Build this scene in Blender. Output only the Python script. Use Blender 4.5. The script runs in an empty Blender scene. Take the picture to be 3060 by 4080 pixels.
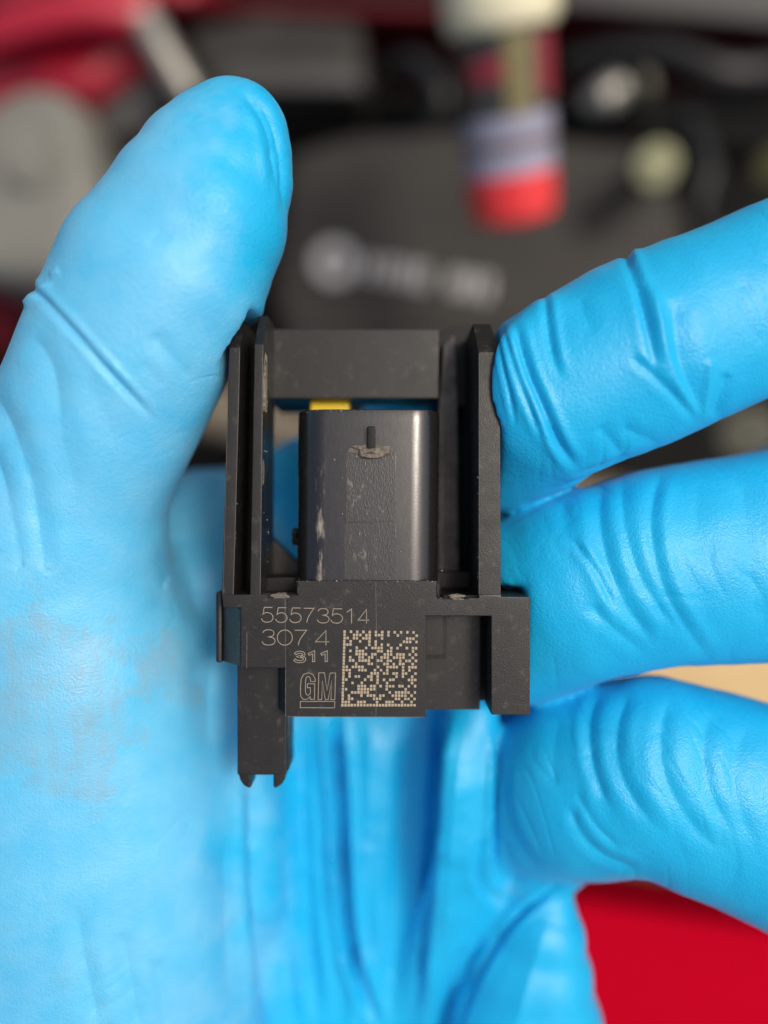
import bpy, bmesh, math, random
import numpy as np
from mathutils import Vector, Matrix

random.seed(7)
np.random.seed(7)
scene = bpy.context.scene
COL = scene.collection

# ------------------------------------------------------------------ camera, sky, sun, exposure
S = 0.00085            # metres per modelling millimetre (hand and part sized like the real ones)
FOCAL = 2860.0         # focal length in photograph pixels (wide phone lens)
CAM = 100.0            # camera height over the front face of the part, modelling mm

cam_d = bpy.data.cameras.new('camera')
cam = bpy.data.objects.new('camera', cam_d)
COL.objects.link(cam)
cam.location = (0, 0, CAM * S)
cam.rotation_euler = (0, 0, 0)
cam_d.sensor_fit = 'VERTICAL'
cam_d.sensor_height = 36.0
cam_d.sensor_width = 27.0
cam_d.lens = 36.0 * FOCAL / 4080.0
cam_d.clip_start = 0.002
cam_d.clip_end = 100
cam_d.dof.use_dof = True
cam_d.dof.focus_distance = (CAM + 0.6) * S
cam_d.dof.aperture_fstop = (cam_d.lens * 1e-3) / (6.9 * S)
cam_d.dof.aperture_blades = 0
scene.camera = cam

SUN_EL, SUN_AZ = math.radians(64), math.radians(66)
world = bpy.data.worlds.new('World')
scene.world = world
world.use_nodes = True
wn = world.node_tree
wn.nodes.clear()
sky = wn.nodes.new('ShaderNodeTexSky')
sky.sky_type = 'NISHITA'
sky.sun_disc = False
sky.sun_elevation = SUN_EL
sky.sun_rotation = SUN_AZ
sky.air_density = 1.0
sky.dust_density = 6.0
sky.ozone_density = 0.6
bg = wn.nodes.new('ShaderNodeBackground')
bg.inputs['Strength'].default_value = 0.13
wo = wn.nodes.new('ShaderNodeOutputWorld')
wn.links.new(sky.outputs[0], bg.inputs['Color'])
wn.links.new(bg.outputs[0], wo.inputs['Surface'])

sun_d = bpy.data.lights.new('sun', 'SUN')
sun_d.energy = 1.5
sun_d.angle = math.radians(14)
sun_d.color = (1.0, 0.93, 0.82)
sun = bpy.data.objects.new('sun', sun_d)
COL.objects.link(sun)
sdir = Vector((math.sin(SUN_AZ) * math.cos(SUN_EL), math.cos(SUN_AZ) * math.cos(SUN_EL), math.sin(SUN_EL)))
sun.location = sdir * 3
sun.rotation_euler = sdir.to_track_quat('Z', 'Y').to_euler()

vs = scene.view_settings
vs.view_transform = 'Standard'
vs.look = 'None'
vs.gamma = 1.0
vs.exposure = -0.08
vs.use_curve_mapping = False
scene.cycles.use_denoising = True
scene.cycles.max_bounces = 8
scene.cycles.sample_clamp_indirect = 6.0

# ------------------------------------------------------------------ helpers
def U(px, py, z):
    """photograph direction at a real depth -> modelling mm"""
    k = (CAM - z) / FOCAL
    return ((px - 1530) * k, (2040 - py) * k, z)

def X(px, z): return (px - 1530) * (CAM - z) / FOCAL
def Y(py, z): return (2040 - py) * (CAM - z) / FOCAL

def new_obj(name, me, material=None, parent=None, smooth=False):
    o = bpy.data.objects.new(name, me)
    COL.objects.link(o)
    if material is not None:
        me.materials.append(material)
    if parent is not None:
        o.parent = parent
    if smooth:
        me.polygons.foreach_set('use_smooth', [True] * len(me.polygons))
    return o

def tag(o, label=None, cat=None, group=None, kind=None):
    if label: o['label'] = label
    if cat: o['category'] = cat
    if group: o['group'] = group
    if kind: o['kind'] = kind
    return o

def empty(name, label, cat):
    o = bpy.data.objects.new(name, None)
    o.empty_display_size = 0.01
    COL.objects.link(o)
    return tag(o, label, cat)

def bm_done(name, bm, material, parent=None, bevel=0.0, seg=2, smooth_angle=35):
    bmesh.ops.remove_doubles(bm, verts=bm.verts, dist=1e-5)
    bmesh.ops.recalc_face_normals(bm, faces=bm.faces)
    if bevel > 0:
        ed = [e for e in bm.edges if len(e.link_faces) == 2 and e.calc_face_angle(0) > math.radians(28)]
        bmesh.ops.bevel(bm, geom=ed, offset=bevel, offset_type='OFFSET', segments=seg, profile=0.5,
                        affect='EDGES', clamp_overlap=True)
    big = [f for f in bm.faces if len(f.verts) > 4]
    if big:
        bmesh.ops.triangulate(bm, faces=big)
    bmesh.ops.scale(bm, vec=(S, S, S), verts=bm.verts)
    me = bpy.data.meshes.new(name)
    bm.to_mesh(me)
    bm.free()
    o = new_obj(name, me, material, parent)
    me.polygons.foreach_set('use_smooth', [True] * len(me.polygons))
    me.set_sharp_from_angle(angle=math.radians(smooth_angle))
    if bevel > 0:
        w = o.modifiers.new('weighted_normal', 'WEIGHTED_NORMAL')
        w.keep_sharp = True
        w.weight = 80
    return o

def prism(pts, z0, z1, top=None):
    """polygon (x,y) in mm, closed, from z0 (front) to z1 (back)"""
    bm = bmesh.new()
    a = [bm.verts.new((p[0], p[1], z0)) for p in pts]
    b = [bm.verts.new((p[0], p[1], z1)) for p in (top or pts)]
    bm.faces.new(a)
    bm.faces.new(b[::-1])
    n = len(pts)
    for i in range(n):
        bm.faces.new((a[i], b[i], b[(i + 1) % n], a[(i + 1) % n]))
    return bm

def hexa(c):
    """8 corners: 4 of one end (loop), 4 of the other"""
    bm = bmesh.new()
    v = [bm.verts.new(p) for p in c]
    bm.faces.new(v[0:4]); bm.faces.new(v[7:3:-1])
    for i in range(4):
        j = (i + 1) % 4
        bm.faces.new((v[i], v[4 + i], v[4 + j], v[j]))
    return bm

def pbox(px0, px1, py0, py1, zf, zb, zref=None):
    """box whose front face covers the given directions at depth zf"""
    zr = zf if zref is None else zref
    x0, x1, y0, y1 = X(px0, zr), X(px1, zr), Y(py1, zr), Y(py0, zr)
    return prism([(x0, y0), (x1, y0), (x1, y1), (x0, y1)], zf, zb)

def ppoly(pts, zf, zb):
    return prism([(X(a, zf), Y(b, zf)) for a, b in pts], zf, zb)

# ------------------------------------------------------------------ materials
def mat(name, col, rough=0.5, spec=0.5, metal=0.0, var=0.0, var_scale=200.0, bump=0.0, bump_scale=3000.0,
        coat=0.0, rough_var=0.0, sss=0.0, stretch=None):
    m = bpy.data.materials.new(name)
    m.use_nodes = True
    nt = m.node_tree
    b = nt.nodes['Principled BSDF']
    b.inputs['Base Color'].default_value = (*col, 1)
    b.inputs['Roughness'].default_value = rough
    b.inputs['Specular IOR Level'].default_value = spec
    b.inputs['Metallic'].default_value = metal
    b.inputs['Coat Weight'].default_value = coat
    b.inputs['Coat Roughness'].default_value = 0.08
    tc = nt.nodes.new('ShaderNodeTexCoord')
    src = tc.outputs['Object']
    if stretch:
        mp = nt.nodes.new('ShaderNodeMapping')
        mp.inputs['Scale'].default_value = stretch
        nt.links.new(src, mp.inputs[0]); src = mp.outputs[0]
    if var > 0 or rough_var > 0:
        n = nt.nodes.new('ShaderNodeTexNoise')
        n.inputs['Scale'].default_value = var_scale
        n.inputs['Detail'].default_value = 6
        n.inputs['Roughness'].default_value = 0.62
        nt.links.new(src, n.inputs['Vector'])
        if var > 0:
            mr = nt.nodes.new('ShaderNodeMapRange')
            mr.inputs['From Min'].default_value = 0.25; mr.inputs['From Max'].default_value = 0.75
            mr.inputs['To Min'].default_value = 1 - var; mr.inputs['To Max'].default_value = 1 + var
            nt.links.new(n.outputs['Fac'], mr.inputs['Value'])
            mx = nt.nodes.new('ShaderNodeVectorMath'); mx.operation = 'SCALE'
            mx.inputs[0].default_value = col
            nt.links.new(mr.outputs[0], mx.inputs['Scale'])
            nt.links.new(mx.outputs[0], b.inputs['Base Color'])
        if rough_var > 0:
            mr2 = nt.nodes.new('ShaderNodeMapRange')
            mr2.inputs['From Min'].default_value = 0.3; mr2.inputs['From Max'].default_value = 0.7
            mr2.inputs['To Min'].default_value = max(0.03, rough - rough_var); mr2.inputs['To Max'].default_value = min(1, rough + rough_var)
            nt.links.new(n.outputs['Fac'], mr2.inputs['Value'])
            nt.links.new(mr2.outputs[0], b.inputs['Roughness'])
    if bump > 0:
        n2 = nt.nodes.new('ShaderNodeTexNoise')
        n2.inputs['Scale'].default_value = bump_scale
        n2.inputs['Detail'].default_value = 4
        nt.links.new(src, n2.inputs['Vector'])
        bp = nt.nodes.new('ShaderNodeBump')
        bp.inputs['Strength'].default_value = bump
        bp.inputs['Distance'].default_value = 0.0001
        nt.links.new(n2.outputs['Fac'], bp.inputs['Height'])
        nt.links.new(bp.outputs[0], b.inputs['Normal'])
    if sss > 0:
        b.inputs['Subsurface Weight'].default_value = sss
        b.inputs['Subsurface Scale'].default_value = 0.0015
    return m

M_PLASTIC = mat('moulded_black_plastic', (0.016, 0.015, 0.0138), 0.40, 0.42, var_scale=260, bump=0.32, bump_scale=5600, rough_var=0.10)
M_REAR = mat('shade_dark_plastic', (0.008, 0.008, 0.008), 0.55, 0.3, var=0.2, var_scale=700, bump=0.4, bump_scale=5000)  # same black plastic, darkened to paint in the shade of deep recesses
M_SMUDGE = mat('smudged_black_plastic', (0.055, 0.052, 0.050), 0.55, 0.5, var=0.85, var_scale=420, bump=0.4, bump_scale=3500)
M_MARK = mat('laser_mark', (0.34, 0.285, 0.22), 0.7, 0.3, var=0.22, var_scale=4000)
M_CELL = mat('laser_cell', (0.44, 0.36, 0.25), 0.75, 0.3, var=0.25, var_scale=5000)
M_SEAM = mat('mould_line', (0.11, 0.10, 0.09), 0.6, 0.4, var=0.5, var_scale=3000)
M_YELLOW = mat('yellow_plastic', (0.85, 0.60, 0.01), 0.45)
M_SCRAPE = mat('scraped_plastic', (0.16, 0.135, 0.105), 0.6, 0.4, var=0.6, var_scale=2600, bump=0.8, bump_scale=2600)
M_GRIT = mat('pale_grit', (0.34, 0.30, 0.26), 0.5)

def glossy_tower_material():
    """satin black connector shell: scratched, with pale scuffs along its left shoulder"""
    m = mat('satin_connector_plastic', (0.014, 0.0135, 0.0135), 0.24, 0.6, bump=0.07, bump_scale=4200, coat=0.6)
    m.node_tree.nodes['Principled BSDF'].inputs['Coat Roughness'].default_value = 0.24
    nt = m.node_tree; b = nt.nodes['Principled BSDF']
    tc = nt.nodes.new('ShaderNodeTexCoord')
    sep = nt.nodes.new('ShaderNodeSeparateXYZ'); nt.links.new(tc.outputs['Object'], sep.inputs[0])
    mp = nt.nodes.new('ShaderNodeMapping'); mp.inputs['Scale'].default_value = (3400, 700, 1500)
    nt.links.new(tc.outputs['Object'], mp.inputs[0])
    n = nt.nodes.new('ShaderNodeTexNoise'); n.inputs['Scale'].default_value = 1; n.inputs['Detail'].default_value = 5
    nt.links.new(mp.outputs[0], n.inputs['Vector'])
    mr = nt.nodes.new('ShaderNodeMapRange')
    mr.inputs['From Min'].default_value = 0.35; mr.inputs['From Max'].default_value = 0.75
    mr.inputs['To Min'].default_value = 0.22; mr.inputs['To Max'].default_value = 0.34
    nt.links.new(n.outputs['Fac'], mr.inputs['Value']); nt.links.new(mr.outputs[0], b.inputs['Roughness'])
    # scuffs: band along x, broken by noise
    def band(center, half):
        s = nt.nodes.new('ShaderNodeMath'); s.operation = 'SUBTRACT'; s.inputs[1].default_value = center
        nt.links.new(sep.outputs['X'], s.inputs[0])
        a = nt.nodes.new('ShaderNodeMath'); a.operation = 'ABSOLUTE'; nt.links.new(s.outputs[0], a.inputs[0])
        r = nt.nodes.new('ShaderNodeMapRange'); r.inputs['From Min'].default_value = half; r.inputs['From Max'].default_value = 0
        nt.links.new(a.outputs[0], r.inputs['Value'])
        return r.outputs[0]
    mp2 = nt.nodes.new('ShaderNodeMapping'); mp2.inputs['Scale'].default_value = (1500, 330, 300)
    nt.links.new(tc.outputs['Object'], mp2.inputs[0])
    n2 = nt.nodes.new('ShaderNodeTexNoise'); n2.inputs['Scale'].default_value = 1; n2.inputs['Detail'].default_value = 8; n2.inputs['Roughness'].default_value = 0.7
    nt.links.new(mp2.outputs[0], n2.inputs['Vector'])
    mr2 = nt.nodes.new('ShaderNodeMapRange'); mr2.inputs['From Min'].default_value = 0.50; mr2.inputs['From Max'].default_value = 0.62
    nt.links.new(n2.outputs['Fac'], mr2.inputs['Value'])
    mul = nt.nodes.new('ShaderNodeMath'); mul.operation = 'MULTIPLY'
    nt.links.new(mr2.outputs[0], mul.inputs[0]); nt.links.new(band(X(1278, -1) * S, 0.8 * S), mul.inputs[1])
    ylo = nt.nodes.new('ShaderNodeMapRange'); ylo.inputs['From Min'].default_value = Y(1800, 0) * S; ylo.inputs['From Max'].default_value = Y(1950, 0) * S
    nt.links.new(sep.outputs['Y'], ylo.inputs['Value'])
    mul3 = nt.nodes.new('ShaderNodeMath'); mul3.operation = 'MULTIPLY'
    nt.links.new(mul.outputs[0], mul3.inputs[0]); nt.links.new(ylo.outputs[0], mul3.inputs[1])
    mix = nt.nodes.new('ShaderNodeMixRGB'); mix.inputs[1].default_value = (0.014, 0.0135, 0.0135, 1); mix.inputs[2].default_value = (0.34, 0.30, 0.25, 1)
    nt.links.new(mul3.outputs[0], mix.inputs[0]); nt.links.new(mix.outputs[0], b.inputs['Base Color'])
    return m
M_TOWER = glossy_tower_material()
M_TOWERP = mat('scuffed_connector_plastic', (0.022, 0.021, 0.020), 0.30, 0.6, coat=0.45, bump=0.30, bump_scale=3600, stretch=(1.6, 0.6, 1))
def scuff(m, col, pale, thr, scale, stretch):
    nt = m.node_tree; b = nt.nodes['Principled BSDF']
    tc = nt.nodes.new('ShaderNodeTexCoord'); mp = nt.nodes.new('ShaderNodeMapping'); mp.inputs['Scale'].default_value = stretch
    nt.links.new(tc.outputs['Object'], mp.inputs[0])
    n = nt.nodes.new('ShaderNodeTexNoise'); n.inputs['Scale'].default_value = scale; n.inputs['Detail'].default_value = 8; n.inputs['Roughness'].default_value = 0.75
    nt.links.new(mp.outputs[0], n.inputs['Vector'])
    r = nt.nodes.new('ShaderNodeMapRange'); r.inputs['From Min'].default_value = thr; r.inputs['From Max'].default_value = thr + 0.1
    nt.links.new(n.outputs['Fac'], r.inputs['Value'])
    mix = nt.nodes.new('ShaderNodeMixRGB'); mix.inputs[1].default_value = (*col, 1); mix.inputs[2].default_value = (*pale, 1)
    nt.links.new(r.outputs[0], mix.inputs[0]); nt.links.new(mix.outputs[0], b.inputs['Base Color'])
scuff(M_PLASTIC, (0.0155, 0.0146, 0.0134), (0.055, 0.050, 0.043), 0.56, 750, (1, 0.8, 1))
scuff(M_TOWERP, (0.022, 0.021, 0.020), (0.16, 0.145, 0.12), 0.57, 600, (2.0, 0.8, 1))

# ------------------------------------------------------------------ the setting: ground far below the engine bay
M_GROUND = mat('dark_ground', (0.03, 0.03, 0.03), 0.9, var=0.3, var_scale=6)
bm = prism([(-20000, -20000), (20000, -20000), (20000, 20000), (-20000, 20000)], -900, -905)
g = bm_done('ground', bm, M_GROUND); tag(g, kind='structure')

# ------------------------------------------------------------------ the gloved hand (one continuous surface)
SZ = 0.8     # fingers are a little flatter front to back
def hand_mesh():
    h = 0.66
    lo = np.array([-84.0, -118.0, -74.0 / SZ]); hi = np.array([112.0, 66.0, 17.0 / SZ])
    n = np.ceil((hi - lo) / h).astype(int) + 1
    ax = [lo[i] + h * np.arange(n[i]) for i in range(3)]
    Gx, Gy, Gz = [a.astype(np.float32) for a in np.meshgrid(*ax, indexing='ij', sparse=True)]
    BIG = np.float32(60)

    def chain(pts):
        """round cones through (x,y,z,r) in mm"""
        d = np.full(tuple(n), BIG, np.float32)
        for a, b in zip(pts[:-1], pts[1:]):
            a = np.array(a, float); b = np.array(b, float)
            A = np.array([a[0], a[1], a[2] / SZ]); B = np.array([b[0], b[1], b[2] / SZ])
            m = max(a[3], b[3]) + 14
            i0 = np.maximum(((np.minimum(A, B) - m - lo) / h).astype(int), 0)
            i1 = np.minimum(((np.maximum(A, B) + m - lo) / h).astype(int) + 1, n)
            if np.any(i1 <= i0): continue
            sl = tuple(slice(i0[k], i1[k]) for k in range(3))
            x = Gx[sl[0]] - A[0]; y = Gy[:, sl[1]] - A[1]; z = Gz[:, :, sl[2]] - A[2]
            D = B - A; L2 = float(D @ D)
            t = np.clip((x * D[0] + y * D[1] + z * D[2]) / L2, 0, 1)
            q = np.sqrt((x - t * D[0]) ** 2 + (y - t * D[1]) ** 2 + (z - t * D[2]) ** 2) - (a[3] + (b[3] - a[3]) * t)
            d[sl] = np.minimum(d[sl], q.astype(np.float32))
        return d

    def rbox(c, hs, r):
        x = np.abs(Gx - c[0]) - hs[0] + r; y = np.abs(Gy - c[1]) - hs[1] + r; z = np.abs(Gz - c[2] / SZ) - hs[2] / SZ + r
        return np.sqrt(np.maximum(x, 0) ** 2 + np.maximum(y, 0) ** 2 + np.maximum(z, 0) ** 2) + np.minimum(np.maximum(np.maximum(x, y), z), 0) - r

    def smin(a, b, k):
        hh = np.clip(0.5 + 0.5 * (b - a) / k, 0, 1)
        return b * (1 - hh) + a * hh - k * hh * (1 - hh)

    def P(px, py, z, rpx):
        x, y, zz = U(px, py, z)
        return (x, y, zz, rpx * (CAM - z) / FOCAL)

    thumb = chain([P(925, 545, -2, 225), P(890, 625, -2, 272), P(845, 730, -2, 320), P(778, 880, -2, 368), P(640, 1130, -3, 418), P(520, 1370, -4, 405),
                   P(395, 1640, -6, 400), P(270, 1900, -9, 400), P(160, 2250, -13, 440)])
    thenar = chain([P(160, 2250, -13, 440), P(240, 2700, -17, 560), P(330, 3300, -22, 640), P(380, 3900, -26, 660), P(420, 4600, -30, 660)])
    index = chain([P(1700, 1760, -37, 285), P(1830, 1740, -30, 290), P(2020, 1700, -15, 345), P(2200, 1578, -6, 350), P(2520, 1415, -5, 378), P(3060, 1190, -6, 362),
                   P(3560, 985, -8, 360), (92, 24, -24, 12.5), (94, 8, -42, 12), (62, -8, -56, 11), (30, -20, -54, 12)])
    web = chain([P(2180, 1310, -1, 95), P(2060, 1385, 0.5, 70), P(2060, 1520, 0.5, 62)])
    index = smin(index, web, 3.0)
    tips = chain([P(1250, 1960, -38, 230), P(1420, 1990, -40, 250), P(1700, 2200, -38, 270)])
    middle = chain([P(1700, 2480, -36, 270), P(1900, 2500, -26, 320), P(2060, 2432, -18, 372), P(2300, 2345, -12, 376), P(2600, 2262, -11, 392), P(3060, 2215, -12, 422),
                    P(3560, 2180, -14, 410), (96, -12, -30, 12.5), (94, -18, -46, 12), (60, -20, -58, 11), (30, -30, -54, 12)])
    ring = chain([P(2080, 3155, -37, 300), P(2200, 3145, -27, 345), P(2370, 3112, -17, 378), P(2600, 3083, -13, 388), P(3060, 3240, -13, 425),
                  P(3560, 3480, -14, 420), (98, -52, -30, 13), (96, -54, -46, 12), (62, -55, -60, 11), (30, -48, -56, 12)])
    pinky = chain([P(2330, 3330, -26, 60), P(2215, 3520, -25, 60), P(2175, 3640, -25, 120), P(2155, 3740, -25, 170), P(2120, 3900, -26, 235), P(2100, 4100, -27, 300), P(2060, 4500, -29, 380)])
    palm = rbox((-10, -52, -50), (38, 60, 18), 12)
    hyp = chain([P(1885, 2820, -21, 105), P(1875, 3100, -19.5, 112), P(1860, 3350, -21, 115), P(1805, 3600, -27, 125), P(1725, 3900, -34, 140), P(1690, 4200, -39, 170), P(1690, 4700, -46, 300)])
    web3 = chain([P(1900, 3350, -26, 120), P(1940, 3560, -30, 150), P(2040, 3560, -29, 135), P(2140, 3480, -26, 90), P(2250, 3470, -24, 70)])
    web2 = chain([P(900, 2100, -46, 150), P(620, 2300, -30, 160), P(500, 2500, -24, 200)])

    fill = chain([P(760, 2150, -38, 160), P(830, 2350, -30, 190), P(860, 2700, -26, 190), P(900, 3050, -27, 190), P(900, 3500, -29, 200)])
    parts = {'T': np.minimum(thumb, 60), 'I': np.minimum(index, tips), 'M': middle, 'R': ring}
    body = smin(smin(smin(thenar, palm, 9), fill, 9), smin(hyp, pinky, 1.5), 3)
    body = smin(body, web2, 8)
    body = smin(body, web3, 3)
    parts['P'] = body
    d = smin(thumb, body, 9)
    d = smin(d, ring, 2.6)
    d = smin(d, pinky, 0.8)
    d = smin(d, middle, 1.2)
    d = smin(d, tips, 1.5)
    d = smin(d, index, 0.4)
    # the part presses into the glove: flat contact faces
    def bx(x0, x1, y0, y1, z0, z1):
        x = np.maximum(x0 - Gx, Gx - x1); y = np.maximum(y0 - Gy, Gy - y1); z = np.maximum(z0 / SZ - Gz, Gz - z1 / SZ)
        return np.maximum(np.maximum(x, y), z)
    rails = bx(X(880, 0) - 0.2, X(1997, 0) + 0.1, Y(2380, 0), Y(1290, -5) + 0.6, -27.5, 0.25)
    base = bx(X(858, 0), X(2116, 0) + 0.1, Y(2860, 0) - 0.2, Y(2360, 0) + 0.2, -17, 0.6)
    tail = bx(X(940, -4) - 0.2, X(1150, -4) + 0.2, Y(3150, -4), Y(2600, -4), -14, 0.5)
    cut = np.minimum(np.minimum(rails, base), tail)
    for zz in (2, -2, -6, -10, -14, -18):      # the fingers part here
        cut = np.minimum(cut, chain([P(1960, 2108, zz, 12), P(2080, 2040, zz, 13), P(2200, 1975, zz, 15), P(2320, 1908, zz, 26), P(2480, 1858, zz, 40)]))
    kk = 0.8
    hh = np.clip(0.5 - 0.5 * (d + cut) / kk, 0, 1)
    d = d * (1 - hh) + (-cut) * hh + kk * hh * (1 - hh)
    # --- naive surface nets
    F = d
    inside = F < 0
    c = np.zeros(tuple(n - 1), np.int8)
    for dx in (0, 1):
        for dy in (0, 1):
            for dz in (0, 1):
                c += inside[dx:n[0] - 1 + dx, dy:n[1] - 1 + dy, dz:n[2] - 1 + dz]
    act = np.argwhere((c > 0) & (c < 8))
    idx = -np.ones(tuple(n - 1), np.int64)
    idx[act[:, 0], act[:, 1], act[:, 2]] = np.arange(len(act))
    sm = np.zeros((len(act), 3)); cnt = np.zeros(len(act))
    corners = [(i, j, k) for i in (0, 1) for j in (0, 1) for k in (0, 1)]
    for a in corners:
        for axis in range(3):
            if a[axis] == 1: continue
            b = list(a); b[axis] = 1
            fa = F[act[:, 0] + a[0], act[:, 1] + a[1], act[:, 2] + a[2]]
            fb = F[act[:, 0] + b[0], act[:, 1] + b[1], act[:, 2] + b[2]]
            cr = (fa < 0) != (fb < 0)
            t = np.where(cr, fa / np.where(cr, fa - fb, 1), 0)
            pos = np.array(a, float)[None, :].repeat(len(act), 0)
            pos[:, axis] += t
            sm[cr] += pos[cr]; cnt[cr] += 1
    V = lo + h * (act + sm / cnt[:, None])
    quads = []
    for axis in range(3):
        u, v = (axis + 1) % 3, (axis + 2) % 3
        s0 = [slice(None)] * 3; s1 = [slice(None)] * 3
        s0[axis] = slice(0, n[axis] - 1); s1[axis] = slice(1, n[axis])
        e = np.argwhere(inside[tuple(s0)] != inside[tuple(s1)])
        ok = (e[:, u] > 0) & (e[:, v] > 0) & (e[:, u] < n[u] - 1) & (e[:, v] < n[v] - 1)
        e = e[ok]
        ins = inside[e[:, 0], e[:, 1], e[:, 2]]
        def cell(du, dv):
            q = e.copy(); q[:, u] -= du; q[:, v] -= dv
            return idx[q[:, 0], q[:, 1], q[:, 2]]
        Q = np.stack([cell(1, 1), cell(0, 1), cell(0, 0), cell(1, 0)], 1)
        Q[~ins] = Q[~ins][:, ::-1]
        quads.append(Q)
    Q = np.concatenate(quads)
    Q = Q[(Q >= 0).all(1)]
    # part id of every vertex
    keys = list(parts)
    ii = np.clip(((V - lo) / h + 0.5).astype(int), 0, n - 1)
    pd = np.stack([parts[k][ii[:, 0], ii[:, 1], ii[:, 2]] for k in keys], 1)
    V[:, 2] *= SZ
    return V, Q, pd, keys

def laplace(V, Q, it, lam=0.5):
    e = np.concatenate([Q[:, [0, 1]], Q[:, [1, 2]], Q[:, [2, 3]], Q[:, [3, 0]]])
    cnt = np.zeros(len(V)); np.add.at(cnt, e[:, 0], 1); np.add.at(cnt, e[:, 1], 1)
    for _ in range(it):
        s = np.zeros_like(V)
        for k in range(3):
            s[:, k] = np.bincount(e[:, 0], V[e[:, 1], k], len(V)) + np.bincount(e[:, 1], V[e[:, 0], k], len(V))
        V = V + lam * (s / cnt[:, None] - V)
    return V

def normals(V, Q):
    nn = np.cross(V[Q[:, 2]] - V[Q[:, 0]], V[Q[:, 3]] - V[Q[:, 1]])
    N = np.zeros_like(V)
    for k in range(3):
        for j in range(4):
            N[:, k] += np.bincount(Q[:, j], nn[:, k], len(V))
    return N / (np.linalg.norm(N, axis=1)[:, None] + 1e-12)

def subdivide(V, Q, A):
    """linear split of every quad, with extra per-vertex data A"""
    e = np.concatenate([Q[:, [0, 1]], Q[:, [1, 2]], Q[:, [2, 3]], Q[:, [3, 0]]])
    es = np.sort(e, 1)
    key = es[:, 0].astype(np.int64) * len(V) + es[:, 1]
    uq, inv = np.unique(key, return_inverse=True)
    ea, eb = uq // len(V), uq % len(V)
    nq = len(Q); nV = len(V); nE = len(uq)
    V2 = np.concatenate([V, (V[ea] + V[eb]) / 2, V[Q].mean(1)])
    A2 = np.concatenate([A, (A[ea] + A[eb]) / 2, A[Q].mean(1)])
    m = [nV + inv[k * nq:(k + 1) * nq] for k in range(4)]
    c = nV + nE + np.arange(nq)
    Q2 = np.concatenate([np.stack([Q[:, 0], m[0], c, m[3]], 1), np.stack([m[0], Q[:, 1], m[1], c], 1),
                         np.stack([c, m[1], Q[:, 2], m[2]], 1), np.stack([m[3], c, m[2], Q[:, 3]], 1)])
    return V2, Q2, A2

def vnoise(p, seed):
    """smooth value noise in -1..1"""
    rs = np.random.RandomState(seed); tab = rs.rand(4096)
    f = np.floor(p).astype(int); w = p - f; w = w * w * (3 - 2 * w)
    r = np.zeros(len(p))
    for i in (0, 1):
        for j in (0, 1):
            for k in (0, 1):
                hsh = ((f[:, 0] + i) * 73856093 ^ (f[:, 1] + j) * 19349663 ^ (f[:, 2] + k) * 83492791) & 4095
                r += tab[hsh] * (w[:, 0] if i else 1 - w[:, 0]) * (w[:, 1] if j else 1 - w[:, 1]) * (w[:, 2] if k else 1 - w[:, 2])
    return r * 2 - 1

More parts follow.
